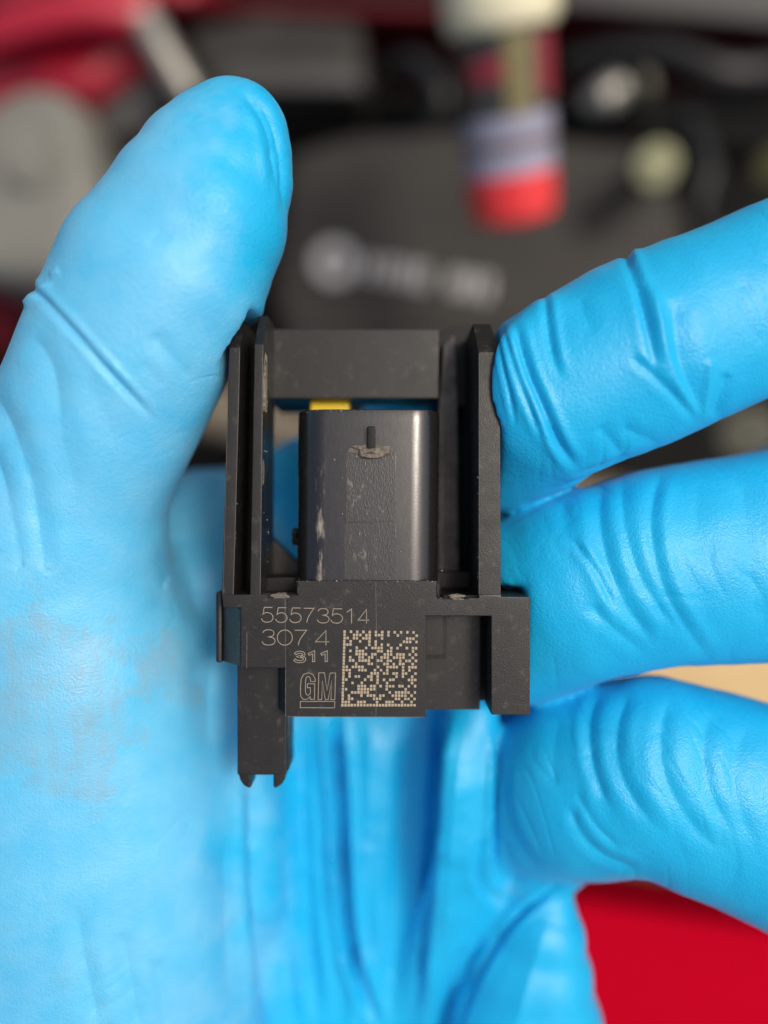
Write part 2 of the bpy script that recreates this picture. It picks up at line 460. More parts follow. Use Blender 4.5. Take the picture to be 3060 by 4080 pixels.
# folds of the glove: (part, polyline, half width, depth mm, lip on the left, lip on the right); negative depth = raised fold
FOLDS = [
    # thumb
    ('T', [(60, 1075), (300, 1330), (420, 1470), (520, 1575), (640, 1700)], 15, 1.15, 0.1, 0.45),
    ('T', [(90, 1225), (150, 1160), (215, 1120)], 16, -0.9, 0, 0),
    ('T', [(195, 1095), (235, 1075)], 14, -0.7, 0, 0),
    ('T', [(110, 1330), (190, 1410), (225, 1540), (240, 1720)], 42, 0.7, 0.3, 0.2),
    ('T', [(-60, 1500), (110, 1850), (150, 2050), (190, 2400)], 42, 1.0, 0.4, 0.3),
    ('T', [(-60, 1700), (60, 2050), (110, 2500)], 36, 0.8, 0.2, 0.4),
    ('T', [(230, 1650), (270, 1850), (330, 2000)], 50, 0.35, 0.3, 0.3),
    ('T', [(600, 1320), (690, 1430), (780, 1530)], 34, 0.4, 0.2, 0.2),
    ('T', [(560, 1440), (660, 1550)], 26, 0.22, 0.2, 0.2),
    ('T', [(960, 350), (1040, 440), (1085, 560), (1110, 800)], 20, 1.1, 0.35, 0.2),
    ('T', [(1030, 390), (1095, 500), (1130, 660), (1135, 880)], 15, 0.9, 0.3, 0.2),
    ('T', [(580, 980), (640, 920), (690, 960)], 34, 0.22, 0.2, 0.2),
    ('T', [(330, 1500), (420, 1640), (460, 1800)], 60, 0.25, 0.2, 0.2),
    # index
    ('I', [(2470, 960), (2545, 1150), (2590, 1350), (2625, 1520)], 20, 1.1, 0.1, 0.55),
    ('I', [(2600, 1120), (2640, 1340), (2700, 1540), (2800, 1690)], 26, -0.8, 0, 0),
    ('I', [(2680, 1180), (2705, 1420), (2760, 1560), (2815, 1690)], 44, 1.0, 0, 0.2),
    ('I', [(2830, 1420), (2815, 1570), (2795, 1690)], 20, -0.7, 0, 0),
    ('I', [(2900, 1480), (2860, 1620), (2840, 1680)], 26, 0.7, 0, 0.2),
    ('I', [(2170, 1160), (2180, 1290), (2200, 1420), (2240, 1520)], 17, 0.85, 0.1, 0.5),
    ('I', [(1975, 1300), (2000, 1440), (2040, 1610), (2060, 1720)], 10, 0.5, 0.4, 0.3),
    ('I', [(2000, 1290), (2045, 1450), (2110, 1620), (2180, 1790)], 13, 0.85, 0.4, 0.4),
    ('I', [(2050, 1270), (2095, 1470), (2170, 1640), (2240, 1800), (2330, 1890)], 18, 1.2, 0.5, 0.4),
    ('I', [(2500, 1410), (2600, 1490), (2700, 1590), (2780, 1690)], 18, 0.6, 0.1, 0.3),
    ('I', [(2380, 1690), (2440, 1760), (2490, 1830)], 26, 0.5, 0.2, 0.2),
    ('I', [(2470, 1700), (2560, 1740), (2640, 1770)], 26, 0.35, 0.2, 0.2),
    ('I', [(2310, 1180), (2330, 1260), (2370, 1340)], 30, 0.3, 0.2, 0.2),
    # middle
    ('M', [(2650, 1850), (2605, 1960), (2590, 2100), (2620, 2290), (2700, 2450), (2800, 2600), (2860, 2660)], 24, 1.0, 0.1, 0.6),
    ('M', [(2400, 1900), (2385, 2050), (2410, 2200), (2460, 2350), (2540, 2490), (2630, 2600)], 34, 1.3, 0.5, 0.3),
    ('M', [(2480, 1880), (2480, 2080), (2540, 2290), (2640, 2440), (2740, 2580)], 26, 0.9, 0.3, 0.3),
    ('M', [(2270, 2140), (2350, 2240), (2400, 2320), (2460, 2450)], 14, 0.8, 0.2, 0.4),
    ('M', [(2340, 2400), (2440, 2500), (2580, 2620)], 24, 0.8, 0.3, 0.3),
    ('M', [(2250, 1990), (2240, 2060), (2270, 2110)], 26, 0.5, 0.2, 0.3),
    ('M', [(2950, 1850), (2990, 2200), (3030, 2600)], 60, 0.5, 0.2, 0.2),
    ('M', [(2790, 1900), (2770, 2080), (2800, 2260)], 55, 0.4, 0.2, 0.2),
    # ring
    ('R', [(2400, 2740), (2345, 2850), (2350, 3000), (2385, 3130), (2450, 3260)], 22, 1.0, 0.5, 0.3),
    ('R', [(2510, 2740), (2450, 2910), (2465, 3080), (2550, 3230), (2660, 3340)], 26, 0.9, 0.3, 0.4),
    ('R', [(2670, 2760), (2625, 2950), (2655, 3120), (2750, 3280), (2870, 3410)], 30, 0.9, 0.3, 0.4),
    ('R', [(2830, 2820), (2795, 3000), (2835, 3180), (2940, 3360)], 30, 0.8, 0.3, 0.3),
    ('R', [(2980, 2880), (2910, 3050), (2940, 3230), (3030, 3400)], 36, 0.7, 0.3, 0.3),
    ('R', [(2260, 3200), (2320, 3340), (2420, 3425), (2570, 3475)], 20, 0.9, 0.3, 0.5),
    ('R', [(2290, 3150), (2370, 3290), (2480, 3390)], 14, 0.5, 0.2, 0.3),
    ('R', [(2010, 3000), (2010, 3200), (2070, 3370), (2170, 3490)], 18, 0.8, 0.3, 0.5),
    ('R', [(2230, 2850), (2200, 3000), (2220, 3150)], 40, 0.5, 0.2, 0.2),
    # palm: long upright folds
    ('P', [(1325, 2820), (1355, 3100), (1368, 3500), (1390, 3760), (1440, 3930), (1520, 4120)], 20, 4.6, 0.4, 0.4),
    ('P', [(1760, 2800), (1742, 3100), (1712, 3500), (1672, 3800), (1640, 4120)], 24, 2.0, 0.1, 0.75),
    ('P', [(1275, 2850), (1300, 3100), (1320, 3400), (1330, 3700)], 24, -1.3, 0, 0),
    ('P', [(1480, 2850), (1470, 3100), (1455, 3400), (1440, 3700)], 48, -1.2, 0, 0),
    ('P', [(1850, 2850), (1820, 3200), (1790, 3600), (1750, 3900)], 50, -1.2, 0, 0),
    ('P', [(1005, 3050), (1015, 3500), (1050, 3900), (1080, 4120)], 26, 1.5, 0.5, 0.2),
    ('P', [(1095, 3150), (1100, 3500), (1130, 3900)], 28, -0.7, 0, 0),
    ('P', [(1200, 2850), (1205, 3300), (1230, 3700), (1270, 4120)], 26, 1.3, 0.3, 0.3),
    ('P', [(1560, 2850), (1545, 3200), (1500, 3700), (1500, 4120)], 60, -0.7, 0, 0),
    ('P', [(1620, 2850), (1600, 3200), (1570, 3700), (1560, 4120)], 40, 0.9, 0.2, 0.2),
    ('P', [(1160, 3500), (1190, 3900), (1220, 4120)], 24, -0.7, 0, 0),
    ('P', [(1400, 4120), (1400, 3950), (1420, 3850)], 20, -0.6, 0, 0),
    ('P', [(1930, 3330), (1900, 3450), (1930, 3560), (2020, 3600)], 20, 0.8, 0.3, 0.3),
    ('P', [(1990, 2900), (1970, 3300), (1975, 3450), (1960, 3560)], 14, 1.2, 0.4, 0.1),
    ('P', [(2330, 3450), (2200, 3540), (2090, 3620), (1995, 3720), (1900, 3890), (1800, 4160)], 15, 1.0, 0.25, 0.25),
    ('P', [(1860, 3760), (1820, 3860), (1790, 3980), (1760, 4200)], 24, 1.0, 0.2, 0.2),
    ('P', [(2190, 3650), (2120, 3850), (2040, 4140)], 40, -0.5, 0, 0),
    ('P', [(900, 3300), (905, 3700), (930, 4100)], 60, 0.6, 0.3, 0.2),
    ('P', [(300, 3600), (340, 3850), (400, 4120)], 40, 0.5, 0.3, 0.3),
    ('P', [(480, 3700), (520, 3900), (560, 4120)], 46, 0.6, 0.3, 0.3),
    ('P', [(620, 3800), (640, 3950), (660, 4120)], 36, 0.4, 0.3, 0.3),
    ('P', [(740, 2100), (760, 2300), (820, 2500)], 40, 0.9, 0.3, 0.3),
    ('P', [(880, 2450), (840, 2700), (830, 3000)], 50, 0.8, 0.3, 0.3),
]

def build_hand():
    V, Q, pd, keys = hand_mesh()
    V = laplace(V, Q, 4, 0.5)
    V, Q, pd = subdivide(V, Q, pd)
    V = laplace(V, Q, 3, 0.5)
    N = normals(V, Q)
    who = np.argmin(pd, 1)
    k = FOCAL / (CAM - V[:, 2])
    px = 1530 + V[:, 0] * k; py = 2040 - V[:, 1] * k
    disp = np.zeros(len(V))
    facing = np.clip((N[:, 2] + 0.45) / 0.35, 0, 1)
    for part, line, w, dep, ll, lr in FOLDS:
        pts = np.array(line, float)
        m = 6 * w
        allowed = pd[:, keys.index(part)] < 1.8
        sel = np.where(allowed & (facing > 0) & (px > pts[:, 0].min() - m) & (px < pts[:, 0].max() + m) & (py > pts[:, 1].min() - m) & (py < pts[:, 1].max() + m))[0]
        if len(sel) == 0: continue
        # smooth the polyline
        c = pts
        for _ in range(2):
            c = np.concatenate([c[:1], np.stack([0.75 * c[:-1] + 0.25 * c[1:], 0.25 * c[:-1] + 0.75 * c[1:]], 1).reshape(-1, 2), c[-1:]])
        seg = np.linalg.norm(np.diff(c, axis=0), axis=1); cum = np.concatenate([[0], np.cumsum(seg)]); L = cum[-1]
        best = np.full(len(sel), 1e9); sd = np.zeros(len(sel)); tt = np.zeros(len(sel))
        q = np.stack([px[sel], py[sel]], 1)
        for a in range(len(c) - 1):
            D = c[a + 1] - c[a]; l2 = D @ D
            if l2 < 1e-6: continue
            r = q - c[a]
            t = np.clip((r @ D) / l2, 0, 1)
            e = r - t[:, None] * D
            dist = np.hypot(e[:, 0], e[:, 1])
            b = dist < best
            best[b] = dist[b]
            crs = D[0] * r[:, 1] - D[1] * r[:, 0]
            sd[b] = np.where(crs[b] > 0, -1, 1) * dist[b]     # + = right of travel seen in the picture's y-down frame flipped
            tt[b] = (cum[a] + t[b] * seg[a]) / L
        wob = 1 + 0.25 * vnoise(np.stack([tt * L / 60, np.zeros(len(sel)), np.zeros(len(sel))], 1), 11 + int(pts[0, 0]) % 97)
        end = np.clip(tt / 0.16, 0, 1) * np.clip((1 - tt) / 0.25, 0, 1)
        end = end * end * (3 - 2 * end)
        fal = 0.62 * np.exp(-best / (0.62 * w)) + 0.45 * np.exp(-(best / (1.05 * w)) ** 2)
        f = -dep * fal
        f += dep * lr * np.exp(-((sd - 2.1 * w) / (1.1 * w)) ** 2)
        f += dep * ll * np.exp(-((sd + 2.1 * w) / (1.1 * w)) ** 2)
        f = f * {'T': 0.55, 'I': 0.56, 'M': 0.38, 'R': 0.38, 'P': 0.85}[part]
        disp[sel] += f * end * wob * facing[sel]
    # loose-skin waviness of the nitrile
    base = vnoise(V / 11.0, 1) * 0.22 + vnoise(V / 3.6, 2) * 0.05
    fing = np.isin(who, [keys.index('I'), keys.index('M'), keys.index('R')])
    ringy = vnoise(np.stack([V[:, 0] / 2.6 + V[:, 1] / 9.0, V[:, 1] / 14.0, V[:, 2] / 10.0], 1), 3) * 0.07
    upr = vnoise(np.stack([V[:, 0] / 4.2, V[:, 1] / 22.0, V[:, 2] / 10.0], 1), 4) * 0.22
    disp += base + np.where(fing, ringy, 0) + np.where((who == keys.index('P')) & (px > 1000), upr, 0)
    # fine sharp creases in bunches
    wx = vnoise(V / 7.0, 31) * 0.9
    rid = 1 - np.abs(vnoise(np.stack([V[:, 0] / 2.2 + V[:, 1] / 7.0 + wx, V[:, 1] / 9.0 + wx * 0.4, V[:, 2] / 8.0], 1), 32))
    bunch = np.clip(vnoise(V / 8.0, 33) * 1.6 + 0.1, 0, 1)
    disp -= np.where(fing, 0.16, 0.0) * rid ** 9 * bunch
    a45 = (V[:, 0] * 0.6 - V[:, 1] * 0.8) / 1.6
    rid2 = 1 - np.abs(vnoise(np.stack([a45 + wx, (V[:, 0] * 0.8 + V[:, 1] * 0.6) / 8.0, V[:, 2] / 8.0], 1), 34))
    disp -= np.where((who == keys.index('T')) | ((who == keys.index('P')) & (px < 1000)), 0.15, 0.0) * rid2 ** 10 * bunch
    V = V + N * disp[:, None]
    print('hand faces', len(Q))
    me = bpy.data.meshes.new('gloved_hand')
    me.vertices.add(len(V)); me.vertices.foreach_set('co', (V * S).astype(np.float32).ravel())
    me.loops.add(4 * len(Q)); me.loops.foreach_set('vertex_index', Q.astype(np.int32).ravel())
    me.polygons.add(len(Q)); me.polygons.foreach_set('loop_start', (4 * np.arange(len(Q))).astype(np.int32))
    me.update(calc_edges=True)
    me.validate()
    return me

def glove_material():
    m = bpy.data.materials.new('blue_nitrile')
    m.use_nodes = True
    nt = m.node_tree; b = nt.nodes['Principled BSDF']
    L = nt.links
    tc = nt.nodes.new('ShaderNodeTexCoord')
    def noise(scale, detail=4, rough=0.55, vec=None):
        n = nt.nodes.new('ShaderNodeTexNoise'); n.inputs['Scale'].default_value = scale
        n.inputs['Detail'].default_value = detail; n.inputs['Roughness'].default_value = rough
        L.new(vec or tc.outputs['Object'], n.inputs['Vector']); return n.outputs['Fac']
    def rng(v, a, c, lo=0.0, hi=1.0):
        r = nt.nodes.new('ShaderNodeMapRange'); r.inputs['From Min'].default_value = a; r.inputs['From Max'].default_value = c
        r.inputs['To Min'].default_value = lo; r.inputs['To Max'].default_value = hi
        L.new(v, r.inputs['Value']); return r.outputs[0]
    def math2(op, a, c):
        n = nt.nodes.new('ShaderNodeMath'); n.operation = op
        for i, v in enumerate((a, c)):
            if isinstance(v, (int, float)): n.inputs[i].default_value = v
            else: L.new(v, n.inputs[i])
        return n.outputs[0]
    # smears of grey workshop dirt on the ball of the thumb
    sep = nt.nodes.new('ShaderNodeSeparateXYZ'); L.new(tc.outputs['Object'], sep.inputs[0])
    cx, cy = X(210, 0) * S, Y(2800, 0) * S
    dx = math2('MULTIPLY', math2('SUBTRACT', sep.outputs['X'], cx), 1 / (13 * S))
    dy = math2('MULTIPLY', math2('SUBTRACT', sep.outputs['Y'], cy), 1 / (15 * S))
    rr = math2('SQRT', math2('ADD', math2('MULTIPLY', dx, dx), math2('MULTIPLY', dy, dy)), 0.0)
    edge = math2('ADD', rr, rng(noise(130, 7, 0.65), 0.3, 0.7, -0.6, 0.6))
    blotch = rng(edge, 0.95, 0.75)
    # clean streaks where the glove was creased
    mp = nt.nodes.new('ShaderNodeMapping'); mp.inputs['Rotation'].default_value = (0, 0, math.radians(20)); mp.inputs['Scale'].default_value = (1, 0.12, 1)
    L.new(tc.outputs['Object'], mp.inputs[0])
    streak = math2('MAXIMUM', rng(noise(620, 2, 0.4, mp.outputs[0]), 0.52, 0.58), rng(noise(2400, 1, 0.3, mp.outputs[0]), 0.52, 0.60, 0.0, 0.6))
    patch = rng(noise(330, 5), 0.35, 0.65)
    dirt = math2('MULTIPLY', math2('MULTIPLY', blotch, rng(streak, 0, 1, 1.0, 0.55)), rng(patch, 0, 1, 0.16, 0.42))
    far = rng(noise(120, 6, 0.7), 0.62, 0.75, 0.0, 0.18)
    dirt = math2('MAXIMUM', dirt, far)
    tint = nt.nodes.new('ShaderNodeMixRGB'); tint.inputs[1].default_value = (0.006, 0.452, 0.815, 1); tint.inputs[2].default_value = (0.012, 0.490, 0.835, 1)
    L.new(rng(noise(95, 4), 0.35, 0.65), tint.inputs[0])
    mix = nt.nodes.new('ShaderNodeMixRGB'); mix.inputs[2].default_value = (0.29, 0.33, 0.34, 1)
    sky_sheen = nt.nodes.new('ShaderNodeMixRGB'); sky_sheen.inputs[2].default_value = (0.32, 0.66, 0.86, 1)  # pale sky reflection painted into the colour of the hand's left side
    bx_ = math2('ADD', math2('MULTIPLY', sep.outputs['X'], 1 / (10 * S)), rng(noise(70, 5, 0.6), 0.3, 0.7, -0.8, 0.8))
    L.new(math2('MULTIPLY', rng(bx_, -1.6, -2.6), rng(noise(210, 5, 0.6), 0.3, 0.7, 0.28, 0.50)), sky_sheen.inputs[0])
    L.new(tint.outputs[0], sky_sheen.inputs[1])
    L.new(dirt, mix.inputs[0]); L.new(sky_sheen.outputs[0], mix.inputs[1])
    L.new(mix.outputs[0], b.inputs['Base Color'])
    L.new(rng(noise(160, 5), 0.3, 0.7, 0.29, 0.46), b.inputs['Roughness'])
    b.inputs['Specular IOR Level'].default_value = 0.45
    b.inputs['Sheen Weight'].default_value = 0.05
    b.inputs['Sheen Roughness'].default_value = 0.5
    hgt = math2('ADD', math2('MULTIPLY', noise(1500, 3), 0.6), noise(3600, 2))
    bp = nt.nodes.new('ShaderNodeBump'); bp.inputs['Strength'].default_value = 0.40; bp.inputs['Distance'].default_value = 0.0002
    L.new(hgt, bp.inputs['Height']); L.new(bp.outputs[0], b.inputs['Normal'])
    return m

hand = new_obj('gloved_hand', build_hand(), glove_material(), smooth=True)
tag(hand, 'hand in a wrinkled light blue nitrile glove gripping the black sensor', 'hand')

# ------------------------------------------------------------------ the part held in the hand
sensor = empty('sensor', 'black plastic engine sensor with engraved numbers held by the blue glove', 'sensor')

def part(name, bm, m=M_PLASTIC, bevel=0.12, parent=None, label=None, seg=2):
    o = bm_done(name, bm, m, parent or sensor, bevel, seg)
    if label: o['label'] = label
    return o

# front plate: label field, shelf under the connector and the clip block on the right
front = part('front_plate', ppoly([(1138, 2857), (1697, 2859), (1697, 2455), (1957, 2455), (1957, 2848), (2112, 2850), (2112, 2379),
                                   (1998, 2377), (1998, 2369), (1907, 2369), (1907, 2382), (1748, 2380), (1746, 2314), (1189, 2314), (1189, 2370), (1138, 2372)], 0, -6.5), bevel=0.16)
part('side_block', ppoly([(884, 2369), (1136.5, 2369), (1136.5, 2662), (958, 2662), (958, 2422), (889, 2422)], -0.02, -6.5), bevel=0.14)
# sloped flanks on the left
def wedge(px_f, px_b, py0, py1, zf, zb):
    xf, xb = X(px_f, zf), X(px_b, zb); y0, y1 = Y(py1, zf), Y(py0, zf)
    bm = bmesh.new()
    a = [bm.verts.new((x, y0, z)) for x, z in ((xf + 1, zf), (xf, zf), (xb, zb), (xf + 1, zb))]
    b = [bm.verts.new((x, y1, z)) for x, z in ((xf + 1, zf), (xf, zf), (xb, zb), (xf + 1, zb))]
    bm.faces.new(a[::-1]); bm.faces.new(b)
    for i in range(4):
        j = (i + 1) % 4
        bm.faces.new((a[i], a[j], b[j], b[i]))
    return bm
part('flank', wedge(957, 889, 2424, 2655, -0.35, -3.6), bevel=0.08)
part('flank', wedge(1136, 1101, 2664, 2848, -0.4, -5.2), bevel=0.08)
part('side_flange', pbox(858, 884, 2358, 2642, -3.4, -9), bevel=0.35)
part('recess_panel', pbox(1690, 1912, 2440, 2828, -6.0, -10), M_PLASTIC, bevel=0.06)
part('raised_square', pbox(1692, 1776, 2446, 2612, -5.3, -6.1), M_PLASTIC, bevel=0.12)
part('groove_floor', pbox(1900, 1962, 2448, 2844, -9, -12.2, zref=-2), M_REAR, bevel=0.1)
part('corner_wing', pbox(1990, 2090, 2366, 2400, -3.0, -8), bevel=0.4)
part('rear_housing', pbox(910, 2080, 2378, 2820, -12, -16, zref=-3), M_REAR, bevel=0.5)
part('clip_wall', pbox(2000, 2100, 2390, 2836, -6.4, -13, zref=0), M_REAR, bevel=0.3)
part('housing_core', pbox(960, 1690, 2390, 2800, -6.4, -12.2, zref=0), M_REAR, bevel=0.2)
# tail
tail = part('tail', pbox(944, 1142, 2640, 3090, -4.2, -11), M_PLASTIC, bevel=0.3)
part('tail_edge', pbox(1140, 1152, 2850, 3070, -5.2, -10.5), M_PLASTIC, bevel=0.2)
def prong(pxa, pxb, flip):
    z = -4.8
    bm = bmesh.new()
    x0, x1 = X(pxa, z), X(pxb, z); y0 = Y(3080, z); y1 = Y(3142, z)
    prof = []
    for i in range(9):
        a = i / 8 * math.pi / 2
        prof.append((x0 + (x1 - x0) * (1 - math.cos(a)), y0 + (y1 - y0) * math.sin(a)) if not flip else (x1 - (x1 - x0) * (1 - math.cos(a)), y0 + (y1 - y0) * math.sin(a)))
    prof.append((x1 if not flip else x0, y0))
    bm.free()
    return prism(prof, z, z - 4)
part('prong', prong(950, 1000, False), bevel=0.35, seg=3)
part('prong', prong(1088, 1139, True), bevel=0.35, seg=3)

# guide rails; each leans a little, its top end slopes back
def rail(pb0, pb1, pyb, pt0, pt1, pyt, ps0, ps1, pys, zs, zback):
    """front face bottom (pb0..pb1 at pyb), top (pt0..pt1 at pyt), slope end (ps0..ps1 at pys, depth zs)"""
    bm = bmesh.new()
    L = []
    for (a, b, py, z) in ((pb0, pb1, pyb, 0), (pt0, pt1, pyt, 0), (ps0, ps1, pys, zs)):
        L.append((Vector((X(a, z), Y(py, z), z)), Vector((X(b, z), Y(py, z), z))))
    # back: same x, y as slope end / bottom, at zback
    L.append((Vector((L[2][0].x, L[2][0].y, zback)), Vector((L[2][1].x, L[2][1].y, zback))))
    L.append((Vector((L[0][0].x, L[0][0].y, zback)), Vector((L[0][1].x, L[0][1].y, zback))))
    A = [bm.verts.new(p[0]) for p in L]; B = [bm.verts.new(p[1]) for p in L]
    bm.faces.new(A[::-1]); bm.faces.new(B)
    for i in range(5):
        j = (i + 1) % 5
        bm.faces.new((A[i], A[j], B[j], B[i]))
    return bm
part('guide_rail', rail(883, 931, 2372, 913, 957, 1385, 938, 975, 1278, -4.5, -15), bevel=0.12)
part('guide_rail', rail(996, 1039, 2372, 1014, 1050, 1372, 1033, 1068, 1258, -4.2, -11), bevel=0.12)
part('guide_rail', rail(1906, 1996, 2372, 1906, 1993, 1402, 1884, 1955, 1290, -5.0, -16), bevel=0.14)
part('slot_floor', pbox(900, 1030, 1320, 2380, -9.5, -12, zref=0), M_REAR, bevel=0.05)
part('back_strip', ppoly([(1768, 1372), (1806, 1338), (1812, 1338), (1822, 1600), (1830, 2400), (1746, 2400), (1748, 1640)], -12, -15), M_SMUDGE, bevel=0.15)
part('strip_step', pbox(1746, 1822, 1900, 2340, -11.4, -12.2), M_SMUDGE, bevel=0.15)
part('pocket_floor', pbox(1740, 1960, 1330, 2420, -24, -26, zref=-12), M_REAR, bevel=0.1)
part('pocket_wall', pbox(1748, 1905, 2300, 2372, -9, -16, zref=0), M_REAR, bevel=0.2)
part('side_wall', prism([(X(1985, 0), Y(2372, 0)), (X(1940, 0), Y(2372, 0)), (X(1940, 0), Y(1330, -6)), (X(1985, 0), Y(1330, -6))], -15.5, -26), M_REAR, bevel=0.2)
part('crossbar', pbox(1062, 1748, 1310, 1588, -10, -17), M_PLASTIC, bevel=0.25)
part('top_gusset', ppoly([(1738, 1334), (1836, 1292), (1950, 1292), (1950, 1620), (1738, 1620)], -15.2, -20), M_REAR, bevel=0.2)
part('gusset', ppoly([(1045, 2108), (1195, 2255), (1195, 2400), (1045, 2400)], -11.5, -15), M_PLASTIC, bevel=0.15)
part('gusset_foot', pbox(1040, 1192, 2300, 2378, -5.5, -15), M_REAR, bevel=0.3)
part('crossbar_foot', pbox(1055, 1236, 1320, 1590, -17, -27, zref=-10), M_REAR, bevel=0.25)
part('lock_tab', pbox(1236, 1392, 1592, 1720, -12.7, -16.5), M_YELLOW, bevel=0.4, label='bright yellow lock tab glimpsed behind the connector')

# connector shell: hollow, rounded-rectangle section, open at the top
def tower():
    bm = bmesh.new()
    zc, hz = -6.4, 5.9
    def ringpts(y, x0, x1, inset, r):
        pts = []
        cx = [(x1 - r, zc + hz - r), (x0 + r, zc + hz - r), (x0 + r, zc - hz + r), (x1 - r, zc - hz + r)]
        for q in range(4):
            for i in range(11):
                a = math.pi / 2 * (q + i / 10)
                pts.append((cx[q][0] + (r - inset) * math.cos(a), y, cx[q][1] + (r - inset) * math.sin(a)))
        return pts
    yb, yt = Y(2318, 0), Y(1628, 0)
    rows = []
    N = 16
    for i in range(N + 1):
        t = i / N
        y = yb + (yt - 0.35 - yb) * t
        rows.append(ringpts(y, X(1184 + 5 * t, -4.5), X(1745 + 7 * t, -4.5), 0, 4.3))
    x0, x1 = X(1189, -4.5), X(1752, -4.5)
    rows.append(ringpts(yt - 0.12, x0, x1, 0.06, 4.3))
    rows.append(ringpts(yt, x0, x1, 0.3, 4.3))
    rows.append(ringpts(yt, x0, x1, 1.0, 4.3))
    rows.append(ringpts(yt - 14, x0, x1, 1.15, 4.3))
    vv = [[bm.verts.new(p) for p in r] for r in rows]
    n = len(vv[0])
    for a, b in zip(vv[:-1], vv[1:]):
        for i in range(n):
            j = (i + 1) % n
            bm.faces.new((a[i], a[j], b[j], b[i]))
    bm.faces.new(vv[0]); bm.faces.new(vv[-1][::-1])
    return bm
shell = part('connector_shell', tower(), M_TOWER, bevel=0)
ty = Y(1628, 0)
for k in range(3):
    cx = X(1470, -6) - 5 + 5 * k
    part('contact_pin', prism([(cx - 0.9, ty - 14.5), (cx + 0.9, ty - 14.5), (cx + 0.9, ty - 5), (cx - 0.9, ty - 5)], -6.0, -6.7), mat('brass_pin', (0.6, 0.45, 0.2), 0.3, metal=1.0) if k == 0 else bpy.data.materials['brass_pin'], bevel=0.1, parent=shell)
# inlaid panels on its front, a nub and its torn foot
ZT = -0.5
part('inlay_panel', pbox(1377, 1577, 1800, 2080, ZT + 0.05, ZT - 0.6, zref=0), M_TOWERP, bevel=0.03, parent=shell)
part('inlay_panel', pbox(1371, 1577, 2084, 2308, ZT + 0.03, ZT - 0.6, zref=0), M_TOWERP, bevel=0.02, parent=shell)
part('latch_nub', pbox(1462, 1496, 1700, 1790, ZT + 1.3, ZT - 0.3, zref=0), M_REAR, bevel=0.25, parent=shell)

def lump(px0, px1, py0, py1, zf, zb, amp, seed, sub=3):
    """irregular torn lump filling a box"""
    bm = bmesh.new()
    bmesh.ops.create_icosphere(bm, subdivisions=sub, radius=1)
    co = np.array([v.co[:] for v in bm.verts])
    nz = vnoise(co * 2.1 + seed, seed) * amp + vnoise(co * 5.0 + seed, seed + 1) * amp * 0.5
    c = np.array([(X(px0, zf) + X(px1, zf)) / 2, (Y(py0, zf) + Y(py1, zf)) / 2, (zf + zb) / 2])
    hs = np.array([abs(X(px1, zf) - X(px0, zf)) / 2, abs(Y(py0, zf) - Y(py1, zf)) / 2, abs(zf - zb) / 2])
    q = np.sign(co) * np.abs(co) ** 0.75
    co = c + q * hs * (1 + nz)[:, None]
    for v, p in zip(bm.verts, co): v.co = p
    return bm
part('nub_foot', lump(1418, 1540, 1772, 1822, ZT + 0.95, ZT - 0.5, 0.55, 5), M_SCRAPE, bevel=0, parent=shell)
part('torn_flash', lump(1160, 1196, 2104, 2170, -5.4, -6.6, 0.3, 9), M_REAR, bevel=0, parent=shell)

# scraped edge and flash left by the mould
part('scraped_edge', lump(1046, 1062, 1430, 1625, -0.25, -1.6, 0.35, 21), M_SCRAPE, bevel=0)
part('scraped_edge', lump(1040, 1062, 1588, 1640, -0.1, -1.5, 0.35, 22), M_SCRAPE, bevel=0)
part('scraped_edge', lump(1033, 1048, 1820, 1930, -0.2, -1.3, 0.4, 23), M_SCRAPE, bevel=0)
part('mould_flash', lump(1042, 1190, 2362, 2384, -0.05, -0.9, 0.5, 24), M_REAR, bevel=0)
part('mould_flash', lump(1085, 1150, 2364, 2386, 0.1, -0.6, 0.5, 25), M_SCRAPE, bevel=0)
part('mould_flash', lump(1180, 1200, 2312, 2376, 0.05, -0.6, 0.4, 26), M_REAR, bevel=0)
part('mould_flash', lump(1740, 1900, 2372, 2392, 0.08, -0.7, 0.5, 27), M_REAR, bevel=0)
part('mould_flash', lump(1736, 1756, 2316, 2392, 0.06, -0.6, 0.4, 28), M_REAR, bevel=0)
part('mould_flash', lump(1790, 1860, 2368, 2388, 0.15, -0.4, 0.5, 29), M_SCRAPE, bevel=0)
# grit along edges: too small to pick apart
bm = bmesh.new()
for (pxa, pya, pxb, pyb, z, cnt, jit) in ((1052, 1700, 1042, 2340, -1.2, 34, 5), (958, 1700, 930, 2300, -0.2, 12, 3), (1905, 1450, 1905, 2330, -0.2, 18, 3),
                                          (1180, 2315, 1745, 2315, 0.02, 30, 3), (1196, 1640, 1745, 1640, -0.5, 12, 4), (1380, 1850, 1570, 2300, 0.02, 60, 80),
                                          (1210, 1700, 1730, 2280, -0.8, 12, 60), (1065, 1750, 1066, 2250, -2.0, 16, 4)):
    for i in range(cnt):
        t = random.random()
        a = pxa + (pxb - pxa) * t + random.uniform(-jit, jit); b = pya + (pyb - pya) * t + random.uniform(-jit, jit)
        r = random.choice((0.03, 0.035, 0.045, 0.075)) * random.uniform(0.5, 1.1)
        mtx = Matrix.Translation((X(a, z), Y(b, z), z)) @ Matrix.Rotation(random.uniform(0, 6), 4, 'Z') @ Matrix.Diagonal((r, r * random.uniform(0.7, 2.2), r * 0.8, 1))
        bmesh.ops.create_icosphere(bm, subdivisions=1, radius=1, matrix=mtx)
gr = part('grit', bm, M_GRIT, bevel=0); gr['kind'] = 'stuff'

